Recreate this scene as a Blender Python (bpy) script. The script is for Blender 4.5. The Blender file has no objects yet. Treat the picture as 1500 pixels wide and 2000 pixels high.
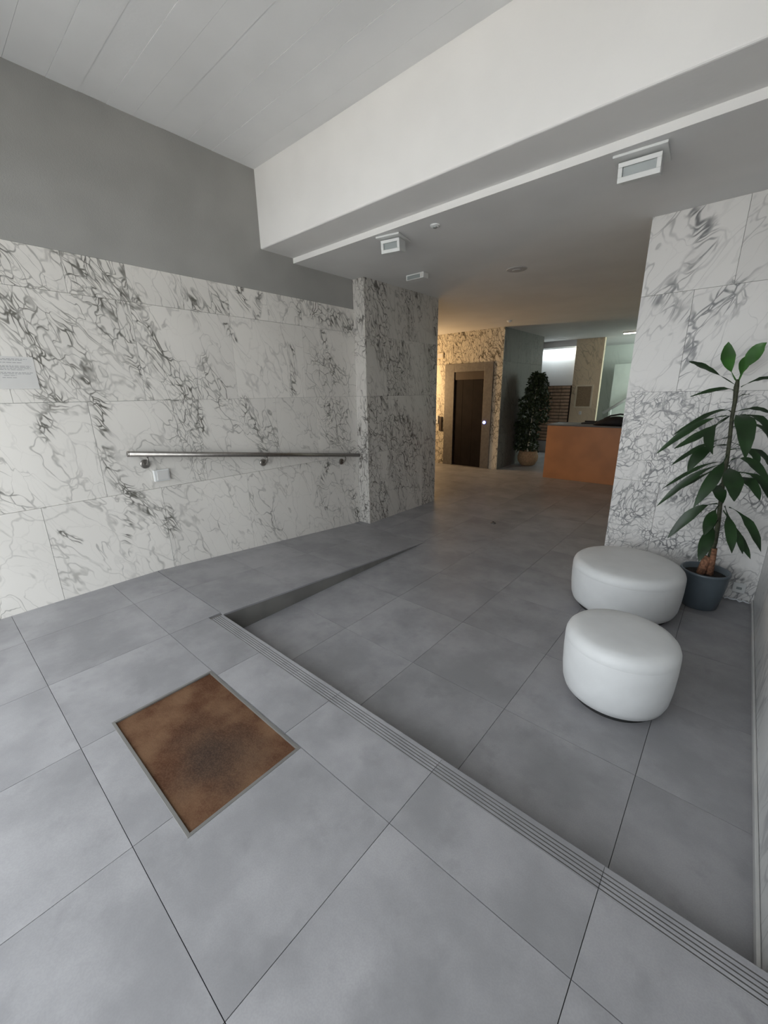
import bpy, bmesh, math, random
from mathutils import Matrix, Vector

random.seed(7)
sc = bpy.context.scene
COL = sc.collection

# ------------------------------------------------------------------ camera
cam = bpy.data.cameras.new('camera')
cam.sensor_fit = 'VERTICAL'
cam.sensor_height = 24.0
cam.lens = 789.52 / 2000.0 * 24.0
cam.clip_start = 0.02
camo = bpy.data.objects.new('camera', cam)
COL.objects.link(camo)
YAW, PITCH, ROLL = 0.7162, -0.2842, -0.0150
fwd = Vector((-math.sin(YAW) * math.cos(PITCH), math.cos(YAW) * math.cos(PITCH), math.sin(PITCH)))
rt = Vector((math.cos(YAW), math.sin(YAW), 0))
up = rt.cross(fwd)
r2 = rt * math.cos(ROLL) + up * math.sin(ROLL)
u2 = -rt * math.sin(ROLL) + up * math.cos(ROLL)
m = Matrix((r2, u2, -fwd)).transposed().to_4x4()
m.translation = Vector((3.562, 0.0, 1.600))
camo.matrix_world = m
sc.camera = camo

# ------------------------------------------------------------------ sky, lights, exposure
world = bpy.data.worlds.new('sky')
sc.world = world
world.use_nodes = True
bg = world.node_tree.nodes['Background']
bg.inputs[0].default_value = (0.90, 0.955, 1.0, 1)
bg.inputs[1].default_value = 2.6

def area(name, loc, rot, size, size_y, power, color, portal=False):
    l = bpy.data.lights.new(name, 'AREA')
    l.shape = 'RECTANGLE'
    l.size, l.size_y = size, size_y
    l.energy = power
    l.color = color
    o = bpy.data.objects.new(name, l)
    COL.objects.link(o)
    o.location = loc
    o.rotation_euler = rot
    if portal:
        l.cycles.is_portal = True
    return o

# daylight enters through an unseen open front behind the viewer, sized for brightness
sun = bpy.data.lights.new('sun', 'SUN')
sun.energy = 26.0
sun.angle = math.radians(0.6)
sun.color = (1.0, 0.95, 0.87)
suno = bpy.data.objects.new('sun', sun)
COL.objects.link(suno)
suno.location = (2, 12, 20)
suno.rotation_euler = (math.radians(-38), 0, 0)   # high sun behind the building, on the paving outside
area('entrance_daylight_portal', (1.936, -0.72, 1.51), (math.radians(90), 0, 0), 3.87, 2.68, 1, (1, 1, 1), True)
# tube light over the mailboxes, stairwell daylight, lamp in front of the lift
area('mailbox_tube_light', (-0.40, 11.40, 2.64), (math.radians(15), 0, 0), 1.0, 0.05, 5, (0.86, 0.97, 1.0))
area('stairwell_daylight', (3.4, 12.0, 2.2), (math.radians(84), 0, math.radians(58)), 1.0, 1.2, 48, (0.86, 1.0, 0.93))
area('lift_lobby_lamp', (-2.75, 7.2, 1.75), (math.radians(90), 0, math.radians(-62)), 0.5, 1.3, 30, (1.0, 0.66, 0.34))

sc.view_settings.view_transform = 'Standard'
sc.view_settings.look = 'None'
sc.view_settings.gamma = 1.0
sc.view_settings.use_curve_mapping = False
sc.view_settings.exposure = 0.50
sc.cycles.max_bounces = 6
sc.cycles.diffuse_bounces = 3
sc.cycles.glossy_bounces = 2
sc.cycles.transmission_bounces = 2
sc.cycles.caustics_reflective = False
sc.cycles.caustics_refractive = False

# ------------------------------------------------------------------ measures (metres)
ZP = 0.173      # upper level by the entrance
YS = 1.124      # edge of the step
ZC = 3.48       # entrance ceiling
ZI = 2.83       # lobby ceiling
XR = 3.872      # right wall
YIN = -0.72     # entrance front
YB0, YB1, ZB = 2.45, 2.813, 2.875   # beam
XS, YE = 1.115, 3.497               # ramp
YP, YP2, XP = 3.614, 5.083, 0.174   # left pillar
XQ, YQ = 2.803, 3.962               # right pillar
YL = 8.095                          # lift wall
LEAVES=[
 ((3.497,3.7,1.639),(3.409,3.658,1.765),(3.409,3.64,1.895),0.087),
 ((3.501,3.7,1.638),(3.532,3.63,1.816),(3.598,3.6,1.872),0.087),
 ((3.499,3.7,1.629),(3.512,3.77,1.747),(3.511,3.8,1.811),0.062),
 ((3.488,3.7,1.625),(3.313,3.735,1.753),(3.206,3.75,1.791),0.052),
 ((3.521,3.7,1.61),(3.595,3.665,1.67),(3.67,3.65,1.66),0.038),
 ((3.501,3.7,1.572),(3.474,3.616,1.637),(3.267,3.58,1.551),0.038),
 ((3.517,3.7,1.547),(3.553,3.56,1.568),(3.57,3.5,1.563),0.034),
 ((3.506,3.7,1.435),(3.468,3.784,1.528),(3.182,3.82,1.263),0.047),
 ((3.5,3.7,1.42),(3.365,3.63,1.441),(3.125,3.6,1.142),0.058),
 ((3.493,3.7,1.415),(3.412,3.546,1.33),(3.239,3.48,1.202),0.058),
 ((3.503,3.7,1.425),(3.352,3.489,1.338),(3.459,3.4,1.188),0.065),
 ((3.518,3.7,1.276),(3.396,3.77,1.244),(3.206,3.8,1.033),0.045),
 ((3.526,3.7,1.225),(3.378,3.56,1.245),(3.339,3.5,1.041),0.081),
 ((3.529,3.7,1.164),(3.523,3.503,1.112),(3.415,3.42,0.818),0.084),
 ((3.532,3.7,1.101),(3.43,3.784,1.121),(3.179,3.82,0.843),0.036),
 ((3.534,3.7,1.091),(3.404,3.665,1.087),(3.179,3.65,0.733),0.054),
 ((3.539,3.7,1.107),(3.384,3.742,0.953),(3.233,3.76,0.826),0.036),
 ((3.52,3.7,1.376),(3.565,3.468,1.56),(3.622,3.37,1.173),0.118),
 ((3.512,3.7,1.445),(3.623,3.735,1.5),(3.705,3.75,1.432),0.04),
 ((3.524,3.7,1.416),(3.654,3.63,1.472),(3.724,3.6,1.305),0.056),
 ((3.521,3.7,1.346),(3.688,3.784,1.42),(3.747,3.82,1.218),0.04),
 ((3.531,3.7,1.246),(3.684,3.665,1.201),(3.697,3.65,1.109),0.052),
 ((3.54,3.7,1.195),(3.711,3.77,1.238),(3.776,3.8,1.06),0.052),
 ((3.546,3.7,1.113),(3.629,3.616,1.222),(3.784,3.58,0.982),0.069),
 ((3.552,3.7,1.03),(3.733,3.7,1.096),(3.81,3.7,0.845),0.061),
 ((3.542,3.7,1.092),(3.571,3.461,1.105),(3.617,3.36,0.906),0.118),
 ((3.559,3.7,0.945),(3.652,3.574,1.106),(3.745,3.52,0.895),0.076),
 ((3.539,3.7,0.964),(3.498,3.489,0.97),(3.565,3.4,0.874),0.085),
 ((3.55,3.7,0.802),(3.436,3.63,0.839),(3.29,3.6,0.512),0.078),
 ((3.546,3.7,0.801),(3.519,3.532,0.772),(3.502,3.46,0.62),0.074),
 ((3.561,3.7,0.692),(3.524,3.503,0.638),(3.506,3.42,0.439),0.085),
 ((3.576,3.7,0.795),(3.624,3.489,0.749),(3.666,3.4,0.548),0.072),
 ((3.602,3.7,0.789),(3.713,3.616,0.782),(3.815,3.58,0.539),0.065),
 ((3.574,3.7,0.762),(3.688,3.56,0.629),(3.769,3.5,0.5),0.049),
 ((3.574,3.7,0.762),(3.683,3.489,0.674),(3.719,3.4,0.556),0.045),
 ]
STEM= [(3.498, 3.7, 1.61), (3.507, 3.7, 1.514), (3.509, 3.7, 1.416), (3.523, 3.7, 1.266), (3.534, 3.7, 1.112), (3.541, 3.7, 0.953), (3.552, 3.7, 0.791), (3.564, 3.7, 0.647), (3.568, 3.7, 0.522), (3.562, 3.7, 0.378)]
VEINS=[
  (0.09, [(1.306, 2.288), (1.323, 2.179), (1.394, 1.998)] ),
  (0.1, [(1.394, 1.998), (1.5, 1.891), (1.628, 1.642), (1.666, 1.298)] ),
  (0.05, [(1.5, 1.937), (1.533, 1.763), (1.641, 1.494)] ),
  (0.05, [(1.623, 1.724), (1.65, 1.612)] ),
  (0.09, [(0.932, 1.557), (0.947, 1.335), (0.939, 1.106), (1.044, 0.837)] ),
  (0.1, [(1.044, 0.837), (1.264, 0.654), (1.307, 0.496)] ),
  (0.06, [(0.993, 0.709), (0.921, 0.404)] ),
  (0.09, [(2.123, 1.547), (2.235, 1.229), (2.31, 1.019)] ),
  (0.16, [(0.602, 2.182), (0.668, 1.888), (0.67, 1.597)] ),
  (0.07, [(0.67, 1.597), (0.599, 1.364)] ),
  (0.12, [(0.852, 2.061), (0.893, 1.732), (0.964, 1.519)] ),
  (0.13, [(0.923, 2.502), (1.218, 2.302)] ),
  (0.07, [(1.686, 2.5), (1.782, 2.309)] ),
  (0.16, [(2.944, 2.462), (3.603, 2.336)] ),
  (0.08, [(3.147, 0.858), (2.941, 0.497)] ),
  (0.1, [(3.461, 0.429), (3.579, -0.006)] ),
  (0.07, [(2.179, 2.525), (2.235, 2.369)] ),
  (0.06, [(2.381, 2.495), (2.32, 2.294)] ),
  (0.05, [(1.963, 2.333), (2.075, 2.099)] ),
  (0.06, [(2.713, 2.057), (2.703, 1.61)] ),
  (0.07, [(3.133, 2.238), (3.284, 1.716)] ),
  (0.04, [(0.557, 0.677), (0.629, 0.577)] ),
  (0.05, [(1.208, 1.956), (1.302, 1.663)] ),
]
RV=[
  (0.24, [(3.292, 0.81), (3.567, 0.52)] ),
  (0.2, [(3.062, 0.411), (3.534, 0.339)] ),
  (0.18, [(3.519, 1.157), (3.756, 0.8)] ),
  (0.1, [(3.061, 2.842), (3.157, 2.57)] ),
  (0.09, [(3.157, 2.57), (2.994, 2.303)] ),
  (0.1, [(2.936, 2.26), (3.081, 2.153)] ),
  (0.1, [(3.355, 2.264), (3.181, 2.106), (3.164, 1.825)] ),
  (0.22, [(2.91, 1.487), (2.87, 1.107)] ),
  (0.16, [(2.941, 1.527), (3.185, 1.488)] ),
  (0.2, [(3.186, 1.049), (2.883, 0.564)] ),
  (0.15, [(3.209, 1.333), (3.03, 0.905)] ),
  (0.18, [(2.999, 0.585), (2.934, 0.335)] ),
  (0.14, [(3.677, 0.246), (3.794, 0.106)] ),
  (0.1, [(3.408, 2.271), (3.301, 2.091)] ),
]


# ------------------------------------------------------------------ node helpers
class NT:
    def __init__(self, name):
        self.m = bpy.data.materials.new(name)
        self.m.use_nodes = True
        self.t = self.m.node_tree
        self.b = self.t.nodes['Principled BSDF']
    def n(self, typ, **kw):
        nd = self.t.nodes.new(typ)
        for k, v in kw.items():
            setattr(nd, k, v)
        return nd
    def l(self, a, b):
        self.t.links.new(a, b)
    def put(self, sock, v):
        if hasattr(v, 'links') or isinstance(v, bpy.types.NodeSocket):
            self.l(v, sock)
        else:
            sock.default_value = v
    def math(self, op, a, b=None, c=None, clamp=False):
        nd = self.n('ShaderNodeMath', operation=op)
        nd.use_clamp = clamp
        self.put(nd.inputs[0], a)
        if b is not None: self.put(nd.inputs[1], b)
        if c is not None: self.put(nd.inputs[2], c)
        return nd.outputs[0]
    def vec(self, op, a, b=None, scale=None):
        nd = self.n('ShaderNodeVectorMath', operation=op)
        self.put(nd.inputs[0], a)
        if b is not None: self.put(nd.inputs[1], b)
        if scale is not None: self.put(nd.inputs['Scale'], scale)
        return nd.outputs['Value'] if op in ('DOT_PRODUCT', 'LENGTH', 'DISTANCE') else nd.outputs[0]
    def noise(self, v, scale, detail=3, rough=0.5, dist=0.0, out=0):
        nd = self.n('ShaderNodeTexNoise')
        self.l(v, nd.inputs['Vector'])
        nd.inputs['Scale'].default_value = scale
        nd.inputs['Detail'].default_value = detail
        nd.inputs['Roughness'].default_value = rough
        nd.inputs['Distortion'].default_value = dist
        return nd.outputs[out]
    def rng(self, v, a, b, c=0.0, d=1.0, smooth=True):
        nd = self.n('ShaderNodeMapRange')
        nd.interpolation_type = 'SMOOTHSTEP' if smooth else 'LINEAR'
        self.put(nd.inputs[0], v)
        for i, x in enumerate((a, b, c, d)):
            self.put(nd.inputs[1 + i], x)
        return nd.outputs[0]
    def mix(self, f, a, b):
        nd = self.n('ShaderNodeMix', data_type='RGBA')
        self.put(nd.inputs[0], f)
        for s, v in ((nd.inputs[6], a), (nd.inputs[7], b)):
            if isinstance(v, tuple): s.default_value = (*v, 1) if len(v) == 3 else v
            else: self.l(v, s)
        return nd.outputs[2]
    def pos(self):
        return self.n('ShaderNodeNewGeometry').outputs['Position']
    def rand(self):
        return self.n('ShaderNodeObjectInfo').outputs['Random']
    def color(self, v):
        if isinstance(v, tuple): self.b.inputs['Base Color'].default_value = (*v, 1)
        else: self.l(v, self.b.inputs['Base Color'])
    def bump(self, h, strength=0.2, dist=0.01):
        nd = self.n('ShaderNodeBump')
        nd.inputs['Strength'].default_value = strength
        nd.inputs['Distance'].default_value = dist
        self.l(h, nd.inputs['Height'])
        self.l(nd.outputs[0], self.b.inputs['Normal'])

def plain(name, col, rough=0.5, metal=0.0, var=0.06, scale=6.0, bump=0.0, bscale=60, emit=None, spec=None):
    t = NT(name)
    p = t.pos()
    n = t.noise(p, scale, 2)
    dark = tuple(c * (1 - var) for c in col)
    lite = tuple(min(1, c * (1 + var)) for c in col)
    t.color(t.mix(t.rng(n, 0.3, 0.7), dark, lite))
    t.b.inputs['Roughness'].default_value = rough
    t.b.inputs['Metallic'].default_value = metal
    if spec is not None: t.b.inputs['Specular IOR Level'].default_value = spec
    if bump: t.bump(t.noise(p, bscale, 1), bump, 0.004)
    if emit:
        t.b.inputs['Emission Color'].default_value = (*emit[0], 1)
        t.b.inputs['Emission Strength'].default_value = emit[1]
    return t.m

def marble(name, rot, base, vein, dens=(0.44, 0.66), strength=1.0, scale=1.0, segs=None, axes=(1, 2), stretch=0.5, rough=0.3, off=0.0):
    """white marble with a broken network of grey veins; every slab gets its own cut of the stone"""
    t = NT(name)
    p = t.pos()
    r = t.rand()
    cv = t.n('ShaderNodeCombineXYZ')
    for i, k in enumerate((17.0, 29.0, 41.0)):
        t.l(t.math('MULTIPLY', r, k), cv.inputs[i])
    q = t.vec('ADD', p, cv.outputs[0])
    q = t.vec('ADD', q, (off, off * 1.7, off * 0.6))
    vr = t.n('ShaderNodeVectorRotate', rotation_type='EULER_XYZ')
    t.l(q, vr.inputs['Vector'])
    vr.inputs['Rotation'].default_value = rot
    q = vr.outputs[0]
    q = t.vec('MULTIPLY', q, (scale, scale, scale * stretch))
    w1 = t.vec('SCALE', t.vec('SUBTRACT', t.noise(q, 1.6, 2, out=1), (0.5, 0.5, 0.5)), scale=0.55)
    w2 = t.vec('SCALE', t.vec('SUBTRACT', t.noise(q, 7.0, 2, out=1), (0.5, 0.5, 0.5)), scale=0.14)
    qw = t.vec('ADD', t.vec('ADD', q, w1), w2)
    def vor(sc_, wa):
        nd = t.n('ShaderNodeTexVoronoi', feature='DISTANCE_TO_EDGE')
        t.l(qw, nd.inputs['Vector'])
        nd.inputs['Scale'].default_value = sc_
        return nd.outputs['Distance']
    dn = t.noise(q, 1.15, 2)
    density = t.rng(dn, dens[0], dens[1])
    band = None
    if segs:
        # the main dark veins of this slab, in metres along the wall and up
        pw = t.vec('ADD', p, t.vec('SCALE', t.vec('SUBTRACT', t.noise(p, 5.0, 2, out=1), (0.5, 0.5, 0.5)), scale=0.10))
        for (wd, a, b) in segs:
            A = [0, 0, 0]; B = [0, 0, 0]
            A[axes[0]], A[axes[1]] = a; B[axes[0]], B[axes[1]] = b
            flat = [0, 0, 0]; flat[axes[0]] = flat[axes[1]] = 1
            A = Vector(A); B = Vector(B); ba = B - A
            pa = t.vec('MULTIPLY', t.vec('SUBTRACT', pw, tuple(A)), tuple(flat))
            h = t.math('DIVIDE', t.vec('DOT_PRODUCT', pa, tuple(ba)), ba.length_squared, clamp=True)
            d = t.vec('LENGTH', t.vec('SUBTRACT', pa, t.vec('SCALE', tuple(ba), scale=h)))
            d = t.rng(d, wd * 0.15, wd, 1.0, 0.0)
            band = d if band is None else t.math('MAXIMUM', band, d)
    d1 = vor(2.6, 0.1)
    d2 = vor(6.5, 0.1)
    d3 = vor(14.0, 0.1)
    if band is not None:
        density = t.math('MAXIMUM', density, t.math('MULTIPLY', band, 0.7))
    wn = t.rng(t.noise(q, 4.5, 2), 0.32, 0.7, 0.006, 0.030)
    v1 = t.math('MULTIPLY', t.rng(d1, 0.002, wn, 1.0, 0.0), t.rng(density, 0.0, 1.0, 0.28, 1.0))
    v2 = t.math('MULTIPLY', t.rng(d2, 0.004, t.math('MULTIPLY', wn, 1.9), 1.0, 0.0), t.rng(density, 0.05, 0.9, 0.10, 0.95))
    v3 = t.math('MULTIPLY', t.rng(d3, 0.01, 0.08, 1.0, 0.0), t.rng(density, 0.45, 1.0, 0.0, 0.7))
    fine = t.math('ABSOLUTE', t.math('SUBTRACT', t.noise(qw, 2.4, 3, 0.6), 0.5))
    v4 = t.math('MULTIPLY', t.rng(fine, 0.0, 0.016, 0.5, 0.0), t.rng(t.noise(q, 3.2, 1), 0.36, 0.6))
    tot = t.math('MAXIMUM', t.math('MAXIMUM', v1, v2), t.math('MAXIMUM', v3, v4))
    cloud = t.math('MULTIPLY', t.noise(qw, 5.0, 1), t.math('MULTIPLY', density, 0.20))
    tot = t.math('ADD', tot, cloud)
    if band is not None:
        vb = t.math('MAXIMUM', t.rng(d3, 0.01, 0.12, 1.05, 0.04), t.rng(d2, 0.005, 0.05, 1.15, 0.04))
        vb = t.math('MULTIPLY', t.math('MULTIPLY', band, vb), t.rng(t.noise(p, 8.0, 2), 0.3, 0.58, 0.3, 1.1))
        tot = t.math('MAXIMUM', tot, vb)
    breakup = t.rng(t.noise(q, 18.0, 1), 0.25, 0.6, 0.5, 1.0)
    tot = t.math('MULTIPLY', t.math('MULTIPLY', tot, breakup), strength, clamp=True)
    tone = t.mix(t.rng(t.noise(q, 0.9, 0), 0.35, 0.65), base, tuple(c * 0.93 for c in base))
    t.color(t.mix(tot, tone, vein))
    t.b.inputs['Roughness'].default_value = rough
    t.b.inputs['Specular IOR Level'].default_value = 0.4
    return t.m

def tile_mat(name, c0, c1, rough=0.42):
    t = NT(name)
    p = t.pos()
    r = t.rand()
    cv = t.n('ShaderNodeCombineXYZ')
    for i, k in enumerate((11.0, 23.0, 5.0)):
        t.l(t.math('MULTIPLY', r, k), cv.inputs[i])
    q = t.vec('ADD', p, cv.outputs[0])
    a = t.rng(t.noise(q, 2.6, 4, 0.62), 0.3, 0.72)
    col = t.mix(a, c0, c1)
    smudge = t.rng(t.noise(q, 7.0, 4, 0.6), 0.54, 0.72, 0.0, 0.35)
    col = t.mix(smudge, col, tuple(c * 0.78 for c in c0))
    f = t.rng(t.noise(q, 220.0, 0), 0.3, 0.7, 0.0, 0.12)
    col = t.mix(f, col, tuple(c * 0.7 for c in c0))
    tone = t.math('MULTIPLY_ADD', r, 0.10, 0.95)
    col2 = t.vec('SCALE', col, scale=tone)
    t.color(col2)
    t.b.inputs['Roughness'].default_value = rough
    t.b.inputs['Specular IOR Level'].default_value = 0.45
    t.bump(t.noise(q, 90.0, 0), 0.05, 0.003)
    return t.m

MAT = {}
WHITE = (0.83, 0.80, 0.75)
VEIN = (0.145, 0.138, 0.12)
LEFT = dict(rot=(math.radians(-28), 0, 0), base=WHITE, vein=VEIN, dens=(0.45, 0.70), strength=0.95, axes=(1, 2), stretch=0.5, scale=1.35)
MAT['marble_left'] = marble('white_marble_grey_veins', **LEFT)
RIGHT = dict(rot=(0, math.radians(-32), 0), base=(0.80, 0.785, 0.765), vein=(0.20, 0.20, 0.205), dens=(0.42, 0.63), strength=0.9, axes=(0, 2), stretch=0.6, scale=1.6, off=1.9)
MAT['marble_right'] = marble('white_marble_cell_veins', **RIGHT)
RIGHT_TOP = dict(RIGHT, dens=(0.45, 0.66), scale=1.05, stretch=0.4)
MAT['marble_right_top'] = marble('white_marble_streak_veins', **RIGHT_TOP)
def slab_mat(base, args, polys, a0, a1, z0, z1):
    """the marble of one slab: the shared stone plus the big veins that cross this slab"""
    near = []
    for wd, poly in polys:
        for a, b in zip(poly[:-1], poly[1:]):
            mg = wd + 0.06
            if max(a[0], b[0]) > a0 - mg and min(a[0], b[0]) < a1 + mg and max(a[1], b[1]) > z0 - mg and min(a[1], b[1]) < z1 + mg:
                near.append((wd, a, b))
    if not near: return base
    key = '%s_%d' % (base, len(MAT))
    MAT[key] = marble('white_marble_slab', segs=near, **args)
    return key
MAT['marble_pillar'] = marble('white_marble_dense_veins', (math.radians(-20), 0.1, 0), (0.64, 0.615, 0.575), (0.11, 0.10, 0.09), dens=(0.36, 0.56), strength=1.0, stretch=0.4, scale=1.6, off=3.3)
MAT['marble_side'] = marble('white_marble_side_wall', (math.radians(-10), 0, 0), (0.72, 0.72, 0.71), (0.3, 0.3, 0.31), dens=(0.3, 0.6), strength=0.7, stretch=0.22, scale=1.0, off=7.0)
MAT['marble_lift'] = marble('busy_veined_marble', (0, math.radians(18), 0), (0.76, 0.70, 0.58), (0.13, 0.11, 0.08), dens=(0.25, 0.45), strength=1.15, stretch=0.45, scale=1.3, off=5.1)
MAT['marble_column'] = marble('beige_column_marble', (0, math.radians(30), 0), (0.80, 0.66, 0.47), (0.28, 0.22, 0.14), dens=(0.45, 0.7), strength=0.8, stretch=0.5, scale=0.9, off=6.3)
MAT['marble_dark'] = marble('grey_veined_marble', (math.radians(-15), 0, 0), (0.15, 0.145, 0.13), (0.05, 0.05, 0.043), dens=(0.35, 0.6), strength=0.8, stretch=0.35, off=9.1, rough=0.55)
MAT['marble_green'] = marble('pale_green_marble', (0, math.radians(15), 0), (0.66, 0.71, 0.66), (0.36, 0.41, 0.37), dens=(0.4, 0.7), strength=0.6, stretch=0.15, off=2.1)
MAT['tile'] = tile_mat('grey_porcelain_tile', (0.258, 0.255, 0.265), (0.368, 0.363, 0.374))
MAT['grout'] = plain('dark_grout', (0.085, 0.085, 0.088), 0.9)
MAT['riser'] = plain('grey_concrete_riser', (0.17, 0.165, 0.155), 0.7, var=0.12)
MAT['grey_plaster'] = plain('grey_plaster_paint', (0.36, 0.355, 0.335), 0.85, var=0.05, scale=2.5, bump=0.25, bscale=140)
MAT['white_paint'] = plain('white_wall_paint', (0.82, 0.81, 0.795), 0.8, var=0.02, scale=3.0, bump=0.12, bscale=45)
MAT['stair_paint'] = plain('pale_green_paint', (0.60, 0.65, 0.60), 0.7, var=0.03)
MAT['ceil_paint'] = plain('ceiling_paint', (0.80, 0.80, 0.80), 0.85, var=0.03, scale=2.0, bump=0.1, bscale=60)
MAT['lobby_ceil'] = plain('lobby_ceiling_paint', (0.74, 0.735, 0.73), 0.7, var=0.03, scale=2.0)
MAT['steel'] = plain('brushed_steel', (0.33, 0.31, 0.29), 0.3, 1.0, var=0.1, scale=30)
MAT['dark_steel'] = plain('dull_steel', (0.16, 0.148, 0.135), 0.5, 0.3, var=0.1, scale=20)
MAT['mat_steel'] = plain('stainless_mat_frame', (0.22, 0.215, 0.205), 0.4, 0.4, var=0.05)
MAT['alu'] = plain('aluminium_strip', (0.72, 0.72, 0.71), 0.4, 0.5, var=0.03)
MAT['lift_door'] = plain('dark_brown_lift_door', (0.012, 0.008, 0.007), 0.6, 0.0, var=0.2, spec=0.15)
MAT['vinyl'] = plain('white_leatherette', (0.70, 0.71, 0.71), 0.5, var=0.025, scale=9, bump=0.08, bscale=160)
MAT['plinth'] = plain('black_plinth', (0.02, 0.02, 0.02), 0.7)
MAT['pot'] = plain('grey_glazed_pot', (0.10, 0.125, 0.145), 0.35, var=0.12)
MAT['soil'] = plain('potting_soil', (0.018, 0.013, 0.010), 0.95, var=0.5, scale=60, bump=0.8, bscale=90)
MAT['leaf'] = plain('glossy_green_leaf', (0.013, 0.040, 0.010), 0.4, var=0.35, scale=8)
MAT['leaf_young'] = plain('bright_green_leaf', (0.035, 0.125, 0.018), 0.38, var=0.3, scale=8)
MAT['stem'] = plain('green_brown_stem', (0.05, 0.055, 0.03), 0.7, var=0.4, scale=40)
MAT['trunk'] = plain('brown_cane_bark', (0.24, 0.115, 0.065), 0.85, var=0.4, scale=60, bump=0.6, bscale=80)
MAT['ficus'] = plain('dark_ficus_leaf', (0.02, 0.035, 0.012), 0.5, var=0.5, scale=20)
MAT['basket'] = plain('tan_clay_pot', (0.33, 0.215, 0.12), 0.8, var=0.2, scale=30)
MAT['wood'] = plain('orange_beech_veneer', (0.44, 0.175, 0.055), 0.45, var=0.1, scale=3.0)
MAT['desk_top'] = plain('dark_grey_desk_top', (0.10, 0.095, 0.09), 0.5)
MAT['black'] = plain('black_cloth', (0.012, 0.010, 0.012), 0.8, var=0.3)
MAT['white_plastic'] = plain('white_plastic', (0.74, 0.75, 0.74), 0.45, var=0.03)
MAT['lamp_glass'] = plain('frosted_lamp_glass', (0.30, 0.33, 0.325), 0.25, var=0.06)
MAT['grille'] = plain('grey_grille', (0.48, 0.47, 0.46), 0.6, var=0.05)
MAT['paper'] = plain('printed_paper', (0.64, 0.63, 0.61), 0.6, var=0.02)
MAT['ink'] = plain('grey_ink', (0.28, 0.28, 0.28), 0.8, var=0.1)
MAT['mailbox'] = plain('brown_mailbox_door', (0.58, 0.40, 0.28), 0.5, var=0.15, scale=12)
MAT['mailbox_gap'] = plain('mailbox_carcass', (0.05, 0.03, 0.025), 0.7)
MAT['cork'] = plain('brown_cork_board', (0.33, 0.24, 0.15), 0.85, var=0.12, scale=30)
MAT['beige'] = plain('beige_frame', (0.75, 0.66, 0.50), 0.6)
MAT['brown'] = plain('brown_plastic', (0.045, 0.028, 0.018), 0.5)
MAT['blue_light'] = plain('blue_button_light', (0.3, 0.35, 0.9), 0.4, emit=((0.25, 0.3, 1.0), 6.0))
MAT['tube_light'] = plain('lit_tube_diffuser', (0.8, 0.8, 0.76), 0.5, emit=((1.0, 0.9, 0.72), 9.0))
MAT['clear'] = plain('crumpled_clear_wrap', (0.72, 0.75, 0.78), 0.25)
MAT['pavement'] = plain('outdoor_paving', (0.46, 0.45, 0.43), 0.9, var=0.1)

# coir mat with a worn dark middle
t = NT('brown_coir_mat')
p = t.pos()
cd = t.vec('LENGTH', t.vec('MULTIPLY', t.vec('SUBTRACT', t.vec('ADD', p, t.vec('SCALE', t.vec('SUBTRACT', t.noise(p, 5, 3, out=1), (0.5, 0.5, 0.5)), scale=0.3)), (2.13, 0.54, 0)), (1.0, 1.25, 0)))
worn = t.rng(cd, 0.03, 0.33, 0.9, 0.0)
base = t.mix(t.rng(t.noise(p, 6, 3, 0.5), 0.35, 0.68), (0.082, 0.038, 0.022), (0.16, 0.092, 0.054))
base = t.mix(worn, base, (0.042, 0.030, 0.025))
speck = t.rng(t.noise(p, 160, 2), 0.3, 0.75)
base = t.mix(t.math('MULTIPLY', speck, 0.2), base, (0.24, 0.145, 0.085))
t.color(base)
t.b.inputs['Roughness'].default_value = 1.0
t.b.inputs['Specular IOR Level'].default_value = 0.05
t.bump(t.noise(p, 260, 1), 0.25, 0.003)
MAT['coir'] = t.m

# ------------------------------------------------------------------ mesh helpers
def link(o, parent=None):
    COL.objects.link(o)
    if parent is not None:
        o.parent = parent
        o.matrix_parent_inverse = Matrix.Translation(-Vector(parent.location))
    return o

def tag(o, label=None, cat=None, group=None, kind=None):
    if label: o['label'] = label
    if cat: o['category'] = cat
    if group: o['group'] = group
    if kind: o['kind'] = kind
    return o

def empty(name, loc):
    o = bpy.data.objects.new(name, None)
    o.location = loc
    o.empty_display_size = 0.1
    COL.objects.link(o)
    return o

def mesh_obj(name, bm, mat, parent=None, smooth=False, origin=None):
    if origin is None:
        xs = [v.co for v in bm.verts]
        origin = Vector((sum(c.x for c in xs) / len(xs), sum(c.y for c in xs) / len(xs), min(c.z for c in xs)))
    origin = Vector(origin)
    bmesh.ops.translate(bm, verts=bm.verts, vec=-origin)
    me = bpy.data.meshes.new(name)
    bmesh.ops.recalc_face_normals(bm, faces=bm.faces)
    bm.to_mesh(me); bm.free()
    me.materials.append(MAT[mat])
    if smooth:
        for f in me.polygons: f.use_smooth = True
    o = bpy.data.objects.new(name, me)
    o.location = origin
    return link(o, parent)

def add_box(bm, lo, hi, bevel=0.0):
    vs = [bm.verts.new((x, y, z)) for x in (lo[0], hi[0]) for y in (lo[1], hi[1]) for z in (lo[2], hi[2])]
    fs = [bm.faces.new([vs[i] for i in q]) for q in ((0, 1, 3, 2), (4, 6, 7, 5), (0, 4, 5, 1), (2, 3, 7, 6), (0, 2, 6, 4), (1, 5, 7, 3))]
    if bevel:
        es = list({e for f in fs for e in f.edges})
        bmesh.ops.bevel(bm, geom=es, offset=bevel, segments=2, profile=0.5, affect='EDGES')

def box(name, lo, hi, mat, parent=None, bevel=0.0):
    bm = bmesh.new()
    add_box(bm, lo, hi, bevel)
    return mesh_obj(name, bm, mat, parent)

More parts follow.
